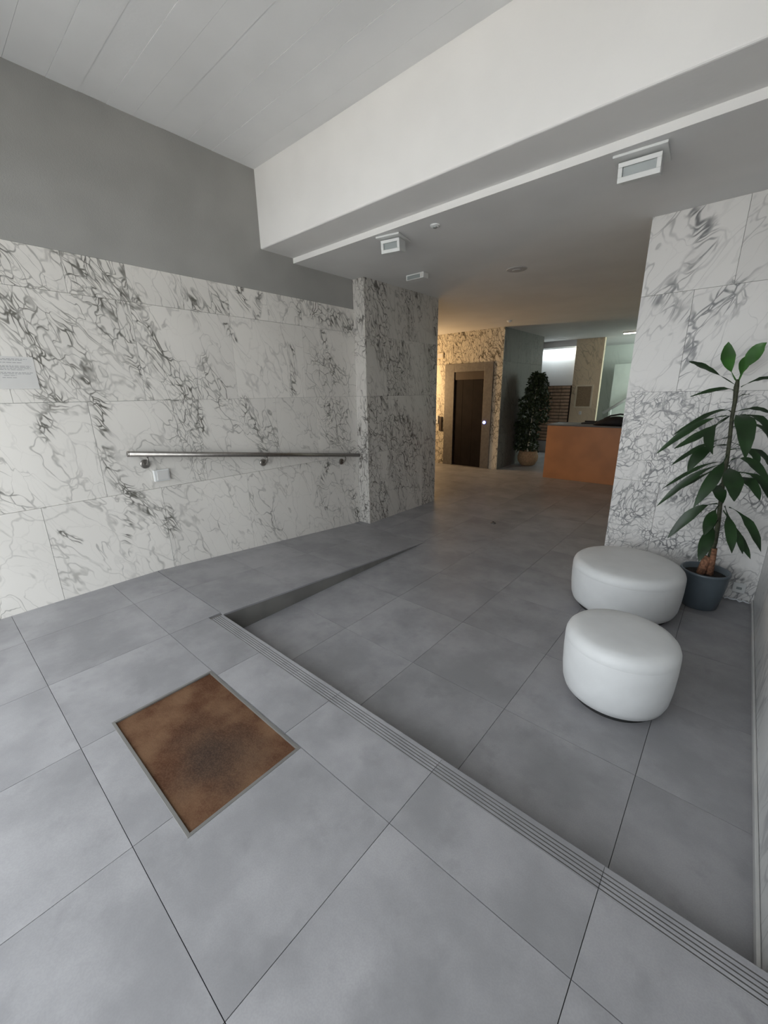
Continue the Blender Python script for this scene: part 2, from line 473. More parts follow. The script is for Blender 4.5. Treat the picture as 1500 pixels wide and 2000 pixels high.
UNIT = {}
def piece(name, lo, hi, mat, parent):
    """a cheap box piece that shares its mesh with all the others of its material"""
    if mat not in UNIT:
        bm = bmesh.new()
        add_box(bm, (-0.5, -0.5, -0.5), (0.5, 0.5, 0.5))
        bmesh.ops.recalc_face_normals(bm, faces=bm.faces)
        me = bpy.data.meshes.new(name + '_block')
        bm.to_mesh(me); bm.free()
        me.materials.append(MAT[mat])
        UNIT[mat] = me
    o = bpy.data.objects.new(name, UNIT[mat])
    lo, hi = Vector(lo), Vector(hi)
    o.location = (lo + hi) / 2
    o.scale = hi - lo
    return link(o, parent)

def lathe(bm, prof, c, n=48, axis='Z'):
    rings = []
    for (r, z) in prof:
        if r < 1e-5:
            rings.append([bm.verts.new((c[0], c[1], c[2] + z))])
        else:
            rings.append([bm.verts.new((c[0] + r * math.cos(2 * math.pi * i / n), c[1] + r * math.sin(2 * math.pi * i / n), c[2] + z)) for i in range(n)])
    for a, b in zip(rings[:-1], rings[1:]):
        for i in range(n):
            j = (i + 1) % n
            if len(a) == 1 and len(b) == 1: continue
            if len(a) == 1: bm.faces.new((a[0], b[i], b[j]))
            elif len(b) == 1: bm.faces.new((a[i], a[j], b[0]))
            else: bm.faces.new((a[i], a[j], b[j], b[i]))

def tube(bm, pts, rad, n=12, caps=True):
    pts = [Vector(p) for p in pts]
    rads = rad if isinstance(rad, (list, tuple)) else [rad] * len(pts)
    rings = []
    for k, p in enumerate(pts):
        d = (pts[min(k + 1, len(pts) - 1)] - pts[max(k - 1, 0)]).normalized()
        a = d.cross(Vector((0, 0, 1)))
        if a.length < 0.1: a = d.cross(Vector((0, 1, 0)))
        a.normalize(); b = d.cross(a)
        rings.append([bm.verts.new(p + rads[k] * (a * math.cos(2 * math.pi * i / n) + b * math.sin(2 * math.pi * i / n))) for i in range(n)])
    for r, s in zip(rings[:-1], rings[1:]):
        for i in range(n):
            bm.faces.new((r[i], r[(i + 1) % n], s[(i + 1) % n], s[i]))
    if caps:
        bm.faces.new(rings[0]); bm.faces.new(rings[-1])

def tube_obj(name, pts, rad, mat, parent=None, n=12):
    bm = bmesh.new(); tube(bm, pts, rad, n)
    return mesh_obj(name, bm, mat, parent, smooth=True)

G = 0.0011   # half a joint
S = 'structure'

# ------------------------------------------------------------------ floors
fl = box('floor', (-3.0, YS - 0.001, -0.15), (6.0, 14.0, -0.010), 'grout')
tag(fl, 'lower lobby floor of grey square porcelain tiles', 'floor', kind=S)
GX = [-2.52 + 0.6 * i for i in range(15)]
xs_l = [-3.0] + [g for g in GX if -2.9 < g < 5.9] + [6.0]
ys_l = [YS + 0.6 * i for i in range(9)]
for j in range(len(ys_l) - 1):
    for i in range(len(xs_l) - 1):
        x0, x1, y0, y1 = xs_l[i], xs_l[i + 1], ys_l[j], ys_l[j + 1]
        if x1 <= 0.0 and y1 < YP2: continue
        if x0 >= XR and y1 < YQ + 0.3: continue
        piece('tile', (x0 + G, y0 + G, -0.012), (min(x1, XR if y1 < YQ + .3 else 9) - G, y1 - G, 0.0), 'tile', fl)
# farther tiles, in the same grid up to the back of the lobby
ys_f = [ys_l[-1] + 0.6 * i for i in range(15)]
for j in range(len(ys_f) - 1):
    for i in range(len(xs_l) - 1):
        if xs_l[i] > 3.4 or xs_l[i] < -2.6: continue
        piece('tile', (xs_l[i] + G, ys_f[j] + G, -0.012), (xs_l[i + 1] - G, ys_f[j + 1] - G, 0.0), 'tile', fl)

fu = box('floor_upper', (0.0, YIN, 0.0), (XR, YS - 0.004, ZP - 0.012), 'riser')
tag(fu, 'raised entrance floor of grey porcelain tiles beside the step', 'floor', kind=S)
MX0, MX1, MY0, MY1 = 1.620, 2.395, 0.310, 0.783
xs_u = [0.0, 0.48, 1.08, 1.68, 2.28, 2.88, 3.48, XR]
ys_u = [YIN, -0.42, 0.18, 0.787]
YN = 1.040     # start of the grooved nosing
for j in range(3):
    for i in range(7):
        x0, x1, y0, y1 = xs_u[i] + G, xs_u[i + 1] - G, ys_u[j] + G, ys_u[j + 1] - G
        if x1 <= MX0 or x0 >= MX1 or y1 <= MY0 or y0 >= MY1:
            piece('tile', (x0, y0, ZP - 0.012), (x1, y1, ZP), 'tile', fu)
        else:   # tile cut round the mat well
            bm = bmesh.new()
            a0, a1 = max(x0, MX0), min(x1, MX1)
            if x0 < MX0: add_box(bm, (x0, y0, ZP - 0.012), (MX0, y1, ZP))
            if x1 > MX1: add_box(bm, (MX1, y0, ZP - 0.012), (x1, y1, ZP))
            if y0 < MY0: add_box(bm, (a0, y0, ZP - 0.012), (a1, MY0, ZP))
            if y1 > MY1: add_box(bm, (a0, MY1, ZP - 0.012), (a1, y1, ZP))
            mesh_obj('tile', bm, 'tile', fu)
# last row up to the step, and the grooved step nosing
for i in range(7):
    x0, x1 = xs_u[i] + G, xs_u[i + 1] - G
    ytop = YN - 0.0005 if i >= 2 else YS
    if i == 1:
        piece('tile', (x0, 0.787 + G, ZP - 0.012), (x1, YS, ZP), 'tile', fu)
    else:
        piece('tile', (x0, 0.787 + G, ZP - 0.012), (x1, ytop, ZP), 'tile', fu)
def nosing(x0, x1):
    bm = bmesh.new()
    prof = [(YN, ZP)]
    gy = 0.0135
    for k in range(5):
        y = YN + 0.004 + k * gy
        prof += [(y, ZP), (y, ZP - 0.006), (y + 0.0038, ZP - 0.006), (y + 0.0038, ZP)]
    prof += [(YS - 0.003, ZP), (YS, ZP - 0.003), (YS, ZP - 0.014), (YN, ZP - 0.014)]
    a = [bm.verts.new((x0, y, z)) for y, z in prof]
    b = [bm.verts.new((x1, y, z)) for y, z in prof]
    n = len(prof)
    for k in range(n):
        bm.faces.new((a[k], a[(k + 1) % n], b[(k + 1) % n], b[k]))
    bm.faces.new(a); bm.faces.new(b)
    bmesh.ops.triangulate(bm, faces=[f for f in bm.faces if len(f.verts) > 4])
    for f in bm.faces:
        if all(v.co.z < ZP - 0.001 or False for v in f.verts) or (min(v.co.z for v in f.verts) < ZP - 0.004 and max(v.co.y for v in f.verts) < YS - 0.004 and min(v.co.z for v in f.verts) > ZP - 0.010):
            if max(v.co.y for v in f.verts) < YS - 0.004: f.material_index = 1
    o = mesh_obj('step_nosing', bm, 'tile', fu)
    o.data.materials.append(MAT['riser'])
    return o
nx = [XS, 1.68, 1.985, 2.28, 2.88, 3.48, XR]
for a, b in zip(nx[:-1], nx[1:]):
    nosing(a + G * 0.6, b - G * 0.6)
piece('step_riser', (XS, YS - 0.006, 0.0), (XR, YS - 0.0005, ZP - 0.0135), 'riser', fu)

# ramp along the left wall
def ramp_z(y): return ZP * (YE - y) / (YE - YS)
bm = bmesh.new()
def wedge(bm, x0, x1, y0, y1, top, bot):
    q = [(x0, y0, top(y0)), (x1, y0, top(y0)), (x1, y1, top(y1)), (x0, y1, top(y1)), (x0, y0, bot(y0)), (x1, y0, bot(y0)), (x1, y1, bot(y1)), (x0, y1, bot(y1))]
    v = [bm.verts.new(c) for c in q]
    for f in ((0, 1, 2, 3), (7, 6, 5, 4), (0, 4, 5, 1), (1, 5, 6, 2), (2, 6, 7, 3), (3, 7, 4, 0)):
        bm.faces.new([v[i] for i in f])
wedge(bm, 0.0, XS - 0.003, YS, YE - 0.15, lambda y: ramp_z(y) - 0.008, lambda y: -0.005)
rp = mesh_obj('ramp', bm, 'riser')
tag(rp, 'shallow grey tiled ramp falling along the left marble wall', 'ramp', kind=S)
ry = [YS + 0.004, 1.724, 2.324, 2.924, YE]
for k in range(4):
    for (a, b) in ((0.0, 0.52), (0.52, XS)):
        bm = bmesh.new()
        wedge(bm, a + G, b - G * .2, ry[k] + (G if k else 0), ry[k + 1] - (G if k < 3 else 0), lambda y: ramp_z(y) + 0.001, lambda y: max(ramp_z(y) - 0.011, -0.002))
        mesh_obj('tile', bm, 'tile', rp)

# ------------------------------------------------------------------ walls
wl = box('wall_left', (-0.30, YIN, 0.0), (-0.020, YP, 3.6), 'grey_plaster')
tag(wl, 'left wall clad in veined white marble below grey plaster', 'wall', kind=S)
box('plaster_band', (-0.020, YIN, 2.529), (-0.003, YP, ZC), 'grey_plaster', wl)
rows = [(2.278, 2.528), (1.577, 2.278), (0.877, 1.577), (0.0, 0.877)]
cuts = [[YIN, -0.29, 0.11, 0.50, 0.90, 1.278, 1.676, 2.07, 2.466, 2.864, 3.25, YP],
        [YIN, -0.31, 0.48, 1.272, 2.062, 2.86, YP],
        [YIN, 0.09, 0.88, 1.673, 2.462, 2.98, YP],
        [YIN, -0.31, 0.48, 1.272, 2.062, 2.86, YP]]
g = 0.0010
for (z0, z1), cu in zip(rows, cuts):
    for a, b in zip(cu[:-1], cu[1:]):
        piece('marble_slab', (-0.020, a + g, z0 + g), (0.0, b - g, z1 - g), slab_mat('marble_left', LEFT, VEINS, a, b, z0, z1), wl)

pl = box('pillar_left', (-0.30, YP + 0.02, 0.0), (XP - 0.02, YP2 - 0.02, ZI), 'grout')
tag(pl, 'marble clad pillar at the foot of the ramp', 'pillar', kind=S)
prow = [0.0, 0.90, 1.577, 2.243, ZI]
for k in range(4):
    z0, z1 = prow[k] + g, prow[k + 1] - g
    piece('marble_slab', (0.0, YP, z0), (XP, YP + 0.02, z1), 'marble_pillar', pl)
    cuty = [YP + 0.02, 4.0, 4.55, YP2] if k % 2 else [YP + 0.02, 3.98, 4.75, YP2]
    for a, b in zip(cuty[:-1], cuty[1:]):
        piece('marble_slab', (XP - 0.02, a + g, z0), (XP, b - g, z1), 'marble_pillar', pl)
wb = box('wall_left_inner', (-3.0, YP2 - 0.25, 0.0), (-0.30, YP2, ZI), 'white_paint')
tag(wb, 'painted wall turning left behind the marble pillar', 'wall', kind=S)
wo = box('wall_left_far', (-3.1, YP2, 0.0), (-3.0, 14.0, ZI), 'white_paint')
tag(wo, 'outer wall of the lift lobby, left end', 'wall', kind=S)

# right pillar wall and right wall
pr = box('pillar_right', (XQ + 0.02, YQ + 0.02, 0.0), (XR + 0.25, YQ + 0.45, ZI), 'grout')
tag(pr, 'broad marble pillar behind the tall potted plant', 'pillar', kind=S)
rrow = [0.0, 0.86, 1.585, 2.295, ZI]
for k in range(4):
    z0, z1 = rrow[k] + g, rrow[k + 1] - g
    cu = [XQ, 3.36, XR] if k % 2 else [XQ, 3.14, XR]
    for a, b in zip(cu[:-1], cu[1:]):
        piece('marble_slab', (a + g, YQ, z0), (b - g, YQ + 0.02, z1), slab_mat('marble_right_top' if k >= 2 else 'marble_right', RIGHT_TOP if k >= 2 else RIGHT, RV, a, b, z0, z1), pr)
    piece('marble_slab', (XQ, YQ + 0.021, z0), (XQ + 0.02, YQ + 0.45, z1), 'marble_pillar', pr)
wr = box('wall_right', (XR + 0.02, YIN, 0.0), (XR + 0.25, YQ, 3.6), 'white_paint')
tag(wr, 'right wall of pale streaked marble beside the entrance', 'wall', kind=S)
for (z0, z1) in ((0.0, 0.86), (0.86, 1.585), (1.585, 2.295), (2.295, 2.86)):
    cu = [YIN, 0.3, 1.12, 1.95, 2.78, YQ]
    for a, b in zip(cu[:-1], cu[1:]):
        piece('marble_slab', (XR, a + g, z0 + g), (XR + 0.02, b - g, z1 - g), 'marble_side', wr)
bb = box('baseboard_right', (XR - 0.012, YS + 0.002, 0.0), (XR - 0.0005, YQ - 0.001, 0.035), 'alu', bevel=0.003)
tag(bb, 'thin aluminium skirting strip along the right wall', 'skirting', kind=S)
b2 = box('baseboard_right_upper', (XR - 0.012, YIN, ZP), (XR - 0.0005, YS, ZP + 0.035), 'alu', bevel=0.003)
tag(b2, 'thin aluminium skirting strip on the raised entrance floor', 'skirting', kind=S)
wri = box('wall_right_inner', (4.6, YQ + 0.45, 0.0), (4.7, 14.0, ZI), 'white_paint')
tag(wri, 'inner right wall of the lobby behind the pillar', 'wall', kind=S)
wrj = box('wall_right_return', (XR + 0.25, YQ + 0.20, 0.0), (4.7, YQ + 0.45, ZI), 'white_paint')
tag(wrj, 'short return wall behind the right pillar', 'wall', kind=S)

# ------------------------------------------------------------------ ceilings and beam
cf = box('ceiling', (-0.3, YIN - 0.3, ZC + 0.004), (XR + 0.25, YB1, 3.75), 'ceil_paint')
tag(cf, 'high entrance ceiling of painted board-marked concrete', 'ceiling', kind=S)
y = YIN
k = 0
while y < YB0 - 0.01:
    y1 = min(y + random.choice((0.16, 0.19, 0.22, 0.2)), YB0)
    dz = random.choice((0.0, 0.0015, 0.003, -0.001))
    piece('board', (-0.003, y + 0.0006, ZC - dz), (XR, y1 - 0.0006, ZC + 0.006), 'ceil_paint', cf)
    y = y1; k += 1
bm = bmesh.new()
add_box(bm, (-0.003, YB0, ZB), (XR + 0.02, YB1 + 0.02, ZC + 0.002))
es = [e for e in bm.edges if all(v.co.z < ZB + 0.01 for v in e.verts) and all(v.co.y < YB0 + 0.01 for v in e.verts)]
bmesh.ops.bevel(bm, geom=es, offset=0.012, segments=3, profile=0.5, affect='EDGES')
be = mesh_obj('beam', bm, 'white_paint')
tag(be, 'deep white painted beam crossing above the lobby opening', 'beam', kind=S)
cl = box('ceiling_inner', (-3.0, YB1, ZI), (6.0, 14.0, ZI + 0.2), 'lobby_ceil')
tag(cl, 'lower white lobby ceiling behind the beam', 'ceiling', kind=S)
li = box('trim_1', (-0.003, YB1 - 0.006, ZI), (XR + 0.02, YB1, ZB + 0.002), 'white_paint')
tag(li, 'narrow white ceiling edge strip behind the beam', 'trim', kind=S)

# ------------------------------------------------------------------ lift wall and back of the lobby
wlift = box('wall_lift', (-3.0, YL + 0.02, 0.0), (-0.28, 10.2, ZI), 'grout')
tag(wlift, 'wall of warm-lit busy veined marble round the lift', 'wall', kind=S)
EX0, EX1, EZ = -1.60, -0.445, 2.20
for k, (z0, z1) in enumerate(((0.0, 0.75), (0.75, 1.5), (1.5, EZ))):
    for (a, b) in ((-3.0, -2.3), (-2.3, EX0), (EX1, -0.26)):
        piece('marble_slab', (a + g, YL, z0 + g), (b - g, YL + 0.02, z1 - g), 'marble_lift', wlift)
for (a, b) in ((-3.0, -2.3), (-2.3, -1.6), (-1.6, -0.9), (-0.9, -0.26)):
    piece('marble_slab', (a + g, YL, EZ + g), (b - g, YL + 0.02, ZI), 'marble_lift', wlift)
for k, (z0, z1) in enumerate(((0.0, 0.75), (0.75, 1.5), (1.5, 2.2), (2.2, ZI))):
    for (a, b) in ((YL + 0.02, 8.8), (8.8, 9.5), (9.5, 10.2)):
        piece('marble_slab', (-0.28, a + g, z0 + g), (-0.26, b - g, z1 - g), 'marble_dark', wlift)

# lift door
dr = empty('door_1', ((EX0 + EX1) / 2, YL, 0))
tag(dr, 'lift entrance with dark sliding doors in a dull steel surround', 'lift door', kind=S)
fw = 0.14
box('jamb', (EX0, YL - 0.03, 0), (EX0 + fw + 0.1, YL + 0.02, EZ), 'dark_steel', dr, 0.004)
box('jamb', (EX1 - fw - 0.06, YL - 0.03, 0), (EX1, YL + 0.02, EZ), 'dark_steel', dr, 0.004)
box('head_panel', (EX0 + fw + 0.1, YL - 0.03, 2.03), (EX1 - fw - 0.06, YL + 0.02, EZ), 'dark_steel', dr, 0.004)
box('transom', (EX0 + fw + 0.1, YL - 0.012, 1.87), (EX1 - fw - 0.06, YL + 0.02, 2.03), 'brown', dr)
dx0, dx1 = EX0 + fw + 0.1, EX1 - fw - 0.06
dm = dx0 + (dx1 - dx0) * 0.30
box('door_leaf', (dx0, YL + 0.004, 0.01), (dm - 0.012, YL + 0.019, 1.87), 'lift_door', dr)
box('door_leaf', (dm, YL - 0.006, 0.01), ((dm + dx1) / 2 - 0.003, YL + 0.019, 1.87), 'lift_door', dr)
box('door_leaf', ((dm + dx1) / 2, YL - 0.006, 0.01), (dx1, YL + 0.019, 1.87), 'lift_door', dr)
box('threshold', (dx0, YL - 0.06, 0.0), (dx1, YL + 0.019, 0.008), 'dark_steel', dr)
bmb = bmesh.new(); lathe(bmb, [(0.0, 0.0), (0.03, 0.0), (0.03, 0.012), (0.02, 0.014), (0.0, 0.014)], (0, 0, 0), 20)
bmesh.ops.rotate(bmb, verts=bmb.verts, cent=(0, 0, 0), matrix=Matrix.Rotation(math.radians(90), 3, 'X'))
bmesh.ops.translate(bmb, verts=bmb.verts, vec=(-0.585, YL - 0.031, 0.985))
cb = mesh_obj('call_button', bmb, 'blue_light', dr)
cb['label'] = 'glowing blue call button'

# small fittings on the lift wall
o = box('sign_plate', (-1.93, YL - 0.022, 2.33), (-1.66, YL - 0.0005, 2.45), 'beige', bevel=0.004)
box('plate_inset', (-1.91, YL - 0.026, 2.35), (-1.68, YL - 0.0215, 2.43), 'paper', o)
tag(o, 'small pale box sign high on the warm marble by the lift', 'sign')
o = box('key_switch', (-1.86, YL - 0.03, 0.92), (-1.76, YL - 0.0005, 1.10), 'white_plastic', bevel=0.004)
box('keyhole', (-1.835, YL - 0.033, 0.975), (-1.80, YL - 0.0295, 1.01), 'black', o)
tag(o, 'white key switch plate on marble beside the lift door', 'switch')
o = box('wall_box', (-1.735, YL - 0.03, 0.76), (-1.655, YL - 0.0005, 1.08), 'brown', bevel=0.004)
box('box_lid', (-1.725, YL - 0.036, 0.78), (-1.665, YL - 0.0295, 1.06), 'brown', o)
tag(o, 'narrow brown wall box between key switch and lift door', 'wall box')

# back wall with mailboxes
YBK = 11.5
wbk = box('wall_back', (-3.0, YBK, 0.0), (0.12, YBK + 0.15, ZI), 'white_paint')
tag(wbk, 'white back wall above the mailboxes, lit by a tube', 'wall', kind=S)
wbe = box('wall_light_stop', (-3.0, 13.6, 0.0), (-0.3, 13.75, ZI), 'white_paint')  # unseen wall, added to shut out sun and sky at the back
tag(wbe, 'unseen end wall added behind the mailbox wall to stop stray light', 'wall', kind=S)
tr2 = box('trim_2', (-0.9, YBK - 0.12, 2.68), (0.12, YBK, ZI), 'lobby_ceil')
tag(tr2, 'dropped ceiling edge hiding the tube over the mailboxes', 'trim', kind=S)
mb = empty('mailbox_unit', (-0.4, YBK - 0.16, 0.0))
tag(mb, 'bank of small brown mailboxes against the white back wall', 'mailboxes')
box('carcass', (-1.0, YBK - 0.15, 0.30), (0.10, YBK - 0.001, 1.74), 'mailbox_gap', mb)
for r in range(17):
    for c in range(5):
        x0 = -0.995 + c * 0.219
        z0 = 0.31 + r * 0.084
        d = piece('mailbox_door', (x0 + 0.006, YBK - 0.172, z0 + 0.012), (x0 + 0.213, YBK - 0.150, z0 + 0.078), 'mailbox', mb)
pc = box('pillar_back', (0.12, YBK - 0.12, 0.0), (0.76, YBK + 0.0, ZI), 'marble_column')
tag(pc, 'beige veined marble column carrying the notice board', 'column', kind=S)
nb = empty('notice_board', (0.44, YBK - 0.13, 1.19))
tag(nb, 'framed brown notice board hanging on the back marble column', 'notice board')
box('board', (0.26, YBK - 0.135, 1.22), (0.60, YBK - 0.121, 1.71), 'cork', nb)
for lo, hi in (((0.225, YBK - 0.15, 1.19), (0.635, YBK - 0.121, 1.22)), ((0.225, YBK - 0.15, 1.71), (0.635, YBK - 0.121, 1.745)),
               ((0.225, YBK - 0.15, 1.22), (0.26, YBK - 0.121, 1.71)), ((0.60, YBK - 0.15, 1.22), (0.635, YBK - 0.121, 1.71))):
    box('frame_bar', lo, hi, 'beige', nb)
o = box('light_switch', (0.36, YBK - 0.135, 1.02), (0.42, YBK - 0.1205, 1.10), 'white_plastic', bevel=0.004)
box('rocker', (0.375, YBK - 0.14, 1.035), (0.405, YBK - 0.1345, 1.085), 'paper', o)
tag(o, 'small white switch under the framed notice board', 'switch')
wst = box('wall_stair', (-0.3, 13.6, 0.0), (4.6, 13.75, ZI), 'marble_green')
tag(wst, 'pale green marble wall of the stairwell at the back', 'wall', kind=S)
hr = empty('stair_handrail', (1.1, 12.95, 0.0))
tag(hr, 'white sloping stair handrail against pale green marble', 'handrail')
tube_obj('rail', [(0.555, 12.95, 0.985), (1.75, 12.95, 1.83)], 0.04, 'white_plastic', hr)
tube_obj('post', [(0.75, 12.95, 0.0), (0.75, 12.95, 1.10)], 0.018, 'white_plastic', hr)
tube_obj('post', [(1.55, 12.95, 0.0), (1.55, 12.95, 1.67)], 0.018, 'white_plastic', hr)
sp = box('wall_stair_side', (0.665, 13.1, 0.0), (3.2, 13.2, 2.29), 'stair_paint')
tag(sp, 'pale painted stair wall standing before the pale green marble', 'wall', kind=S)

# ------------------------------------------------------------------ outside: paving in front of the entrance
pv = box('ground_outside', (-8, -14, ZP - 0.3), (12, YIN, ZP - 0.02), 'pavement')
tag(pv, 'pale paving outside the entrance', 'ground', kind=S)
fa = box('wall_facade', (-8, YIN - 0.3, 2.85), (12, YIN, 6.0), 'white_paint')  # unseen; lower edge set to limit daylight reaching the lower floor
tag(fa, 'unseen outer facade above the entrance, lower edge sized for daylight', 'wall', kind=S)
fb = box('wall_facade_left', (-8, YIN - 0.3, 0.0), (-0.02, YIN - 0.001, ZC), 'white_paint')
tag(fb, 'outer facade on the far side of the left wall', 'wall', kind=S)
fc = box('wall_facade_right', (XR + 0.02, YIN - 0.3, 0.0), (12, YIN - 0.001, ZC), 'white_paint')
tag(fc, 'outer facade beside the right wall', 'wall', kind=S)

# ------------------------------------------------------------------ door mat
mt = empty('door_mat', ((MX0 + MX1) / 2, (MY0 + MY1) / 2, ZP - 0.012))
tag(mt, 'brown coir door mat sunk in a thin steel frame', 'door mat')
fwm = 0.013
zt = ZP + 0.002
for lo, hi in (((MX0, MY0), (MX1, MY0 + fwm)), ((MX0, MY1 - fwm), (MX1, MY1)), ((MX0, MY0 + fwm), (MX0 + fwm, MY1 - fwm)), ((MX1 - fwm, MY0 + fwm), (MX1, MY1 - fwm))):
    box('frame_bar', (lo[0], lo[1], ZP - 0.012), (hi[0], hi[1], zt), 'mat_steel', mt, 0.001)
bm = bmesh.new()
N = 40
def mz(i, j): return ZP - 0.006 + random.uniform(-0.0003, 0.0003)
vv = [[bm.verts.new((MX0 + fwm + (MX1 - MX0 - 2 * fwm) * i / N, MY0 + fwm + (MY1 - MY0 - 2 * fwm) * j / N, mz(i, j))) for j in range(N + 1)] for i in range(N + 1)]
for i in range(N):
    for j in range(N):
        bm.faces.new((vv[i][j], vv[i + 1][j], vv[i + 1][j + 1], vv[i][j + 1]))
mesh_obj('coir_pile', bm, 'coir', mt)

# ------------------------------------------------------------------ handrail on the left wall
RA, RB = Vector((0.08, 1.05, 1.189)), Vector((0.08, 3.545, 0.884))
hd = empty('wall_handrail', (0.0, 2.3, 1.0))
tag(hd, 'round steel handrail on brackets along the marble ramp wall', 'handrail')
tube_obj('rail', [RA, RB], 0.0215, 'steel', hd, 20)
dv = (RB - RA).normalized()
tube_obj('end_cap', [RA - dv * 0.004, RA], 0.0225, 'steel', hd, 20)
tube_obj('end_cap', [RB, RB + dv * 0.004], 0.0225, 'steel', hd, 20)
for yb in (1.18, 2.253, 3.319):
    pz = RA.z + (yb - RA.y) / (RB.y - RA.y) * (RB.z - RA.z)
    br = tube_obj('bracket', [(0.012, yb, pz - 0.085), (0.045, yb, pz - 0.083), (0.068, yb, pz - 0.072), (0.079, yb, pz - 0.05), (0.08, yb, pz - 0.018)], 0.0085, 'steel', hd, 10)
    bm = bmesh.new(); lathe(bm, [(0, 0), (0.036, 0), (0.036, 0.008), (0.03, 0.013), (0, 0.013)], (0, 0, 0), 24)
    bmesh.ops.rotate(bm, verts=bm.verts, cent=(0, 0, 0), matrix=Matrix.Rotation(math.radians(90), 3, 'Y'))
    bmesh.ops.translate(bm, verts=bm.verts, vec=(0.0003, yb, pz - 0.085))
    o = mesh_obj('wall_plate', bm, 'steel', None)
    o.parent = br; o.matrix_parent_inverse = Matrix.Translation(-(br.location)) 

# white box under the rail
o = box('socket_box', (0.0003, 1.225, 0.936), (0.028, 1.345, 1.030), 'white_plastic', bevel=0.004)
box('cover_lid', (0.0275, 1.245, 0.946), (0.033, 1.335, 1.020), 'paper', o, 0.003)
tag(o, 'small white box on the marble just below the handrail end', 'wall box')

# notice on the left wall
nt = empty('wall_notice', (0.0, 0.48, 1.66))
tag(nt, 'white printed notice taped on the marble wall, cut by the edge', 'notice')
box('sheet', (0.0003, 0.335, 1.665), (0.003, 0.632, 1.862), 'paper', nt)
bm = bmesh.new()
lines = [(1.845, 0.355, 0.60), (1.838, 0.355, 0.575), (1.823, 0.40, 0.57), (1.803, 0.350, 0.613), (1.796, 0.350, 0.605), (1.788, 0.350, 0.610), (1.780, 0.350, 0.575),
         (1.763, 0.350, 0.615), (1.755, 0.350, 0.605), (1.745, 0.47, 0.53), (1.732, 0.46, 0.53)]
for z, a, b in lines:
    yy = a
    while yy < b:
        w = random.uniform(0.008, 0.03)
        add_box(bm, (0.003, yy, z), (0.0034, min(yy + w, b), z + 0.003))
        yy += w + 0.004
mesh_obj('printed_lines', bm, 'ink', nt)

# ------------------------------------------------------------------ ottomans
def ottoman(label, c, r, h):
    e = empty('round_ottoman', (c[0], c[1], 0))
    tag(e, label, 'ottoman', 'white round ottomans by the plant')
    bm = bmesh.new(); lathe(bm, [(0, 0.0), (r - 0.06, 0.0), (r - 0.06, 0.03), (0, 0.03)], (c[0], c[1], 0), 48)
    mesh_obj('plinth', bm, 'plinth', e)
    prof = [(0, 0.022), (r - 0.075, 0.022), (r - 0.045, 0.028), (r - 0.024, 0.045), (r - 0.012, 0.08), (r - 0.004, 0.15), (r, h * 0.62), (r, h - 0.075), (r - 0.0008, h - 0.0705)]
    bm = bmesh.new(); lathe(bm, prof, (c[0], c[1], 0), 64)
    mesh_obj('body', bm, 'vinyl', e, smooth=True)
    prof = [(r - 0.0008, h - 0.0705), (r, h - 0.067), (r - 0.002, h - 0.048), (r - 0.010, h - 0.027), (r - 0.026, h - 0.010), (r - 0.055, h - 0.001), (r * 0.5, h + 0.004), (0, h + 0.005)]
    bm = bmesh.new(); lathe(bm, prof, (c[0], c[1], 0), 64)
    mesh_obj('top_pad', bm, 'vinyl', e, smooth=True)
    return e
ottoman('wider white ottoman beside the plant pot, farther from the step', (3.10, 3.307), 0.368, 0.372)
ottoman('smaller white ottoman standing nearer the step, in front of the wider one', (3.281, 2.203), 0.265, 0.398)

# ------------------------------------------------------------------ tall potted plant
PC = (3.552, 3.70)
pn = empty('potted_dracaena', (PC[0], PC[1], 0))
tag(pn, 'tall green plant with drooping leaves in a grey pot behind the white ottomans', 'potted plant')
bm = bmesh.new()
lathe(bm, [(0, 0.0), (0.105, 0.0), (0.114, 0.008), (0.13, 0.10), (0.144, 0.20), (0.150, 0.272), (0.155, 0.278), (0.155, 0.292), (0.150, 0.296), (0.141, 0.294), (0.139, 0.25), (0, 0.25)], (PC[0], PC[1], 0), 48)
pot_ = mesh_obj('pot', bm, 'pot', pn, smooth=True)
bm = bmesh.new(); lathe(bm, [(0.1385, 0.251), (0.09, 0.258), (0.04, 0.262), (0, 0.262)], (PC[0], PC[1], 0), 32)
o = mesh_obj('soil', bm, 'soil', None, smooth=True)
o.parent = pot_; o.matrix_parent_inverse = Matrix.Translation(-pot_.location)

tube_obj('stem', [Vector(p) for p in reversed(STEM)] + [Vector((3.497, 3.70, 1.66))], [0.019, 0.017, 0.015, 0.013, 0.012, 0.012, 0.0115, 0.0115, 0.012, 0.015, 0.009], 'stem', pn, 10)
def cane(pts, rad, name='cane'):
    return tube_obj(name, pts, rad, 'trunk', pn, 10)
cane([(3.525, 3.69, 0.24), (3.54, 3.69, 0.35), (3.548, 3.695, 0.40)], [0.031, 0.029, 0.026])
cane([(3.578, 3.705, 0.24), (3.574, 3.70, 0.36), (3.571, 3.70, 0.47)], [0.026, 0.024, 0.021])

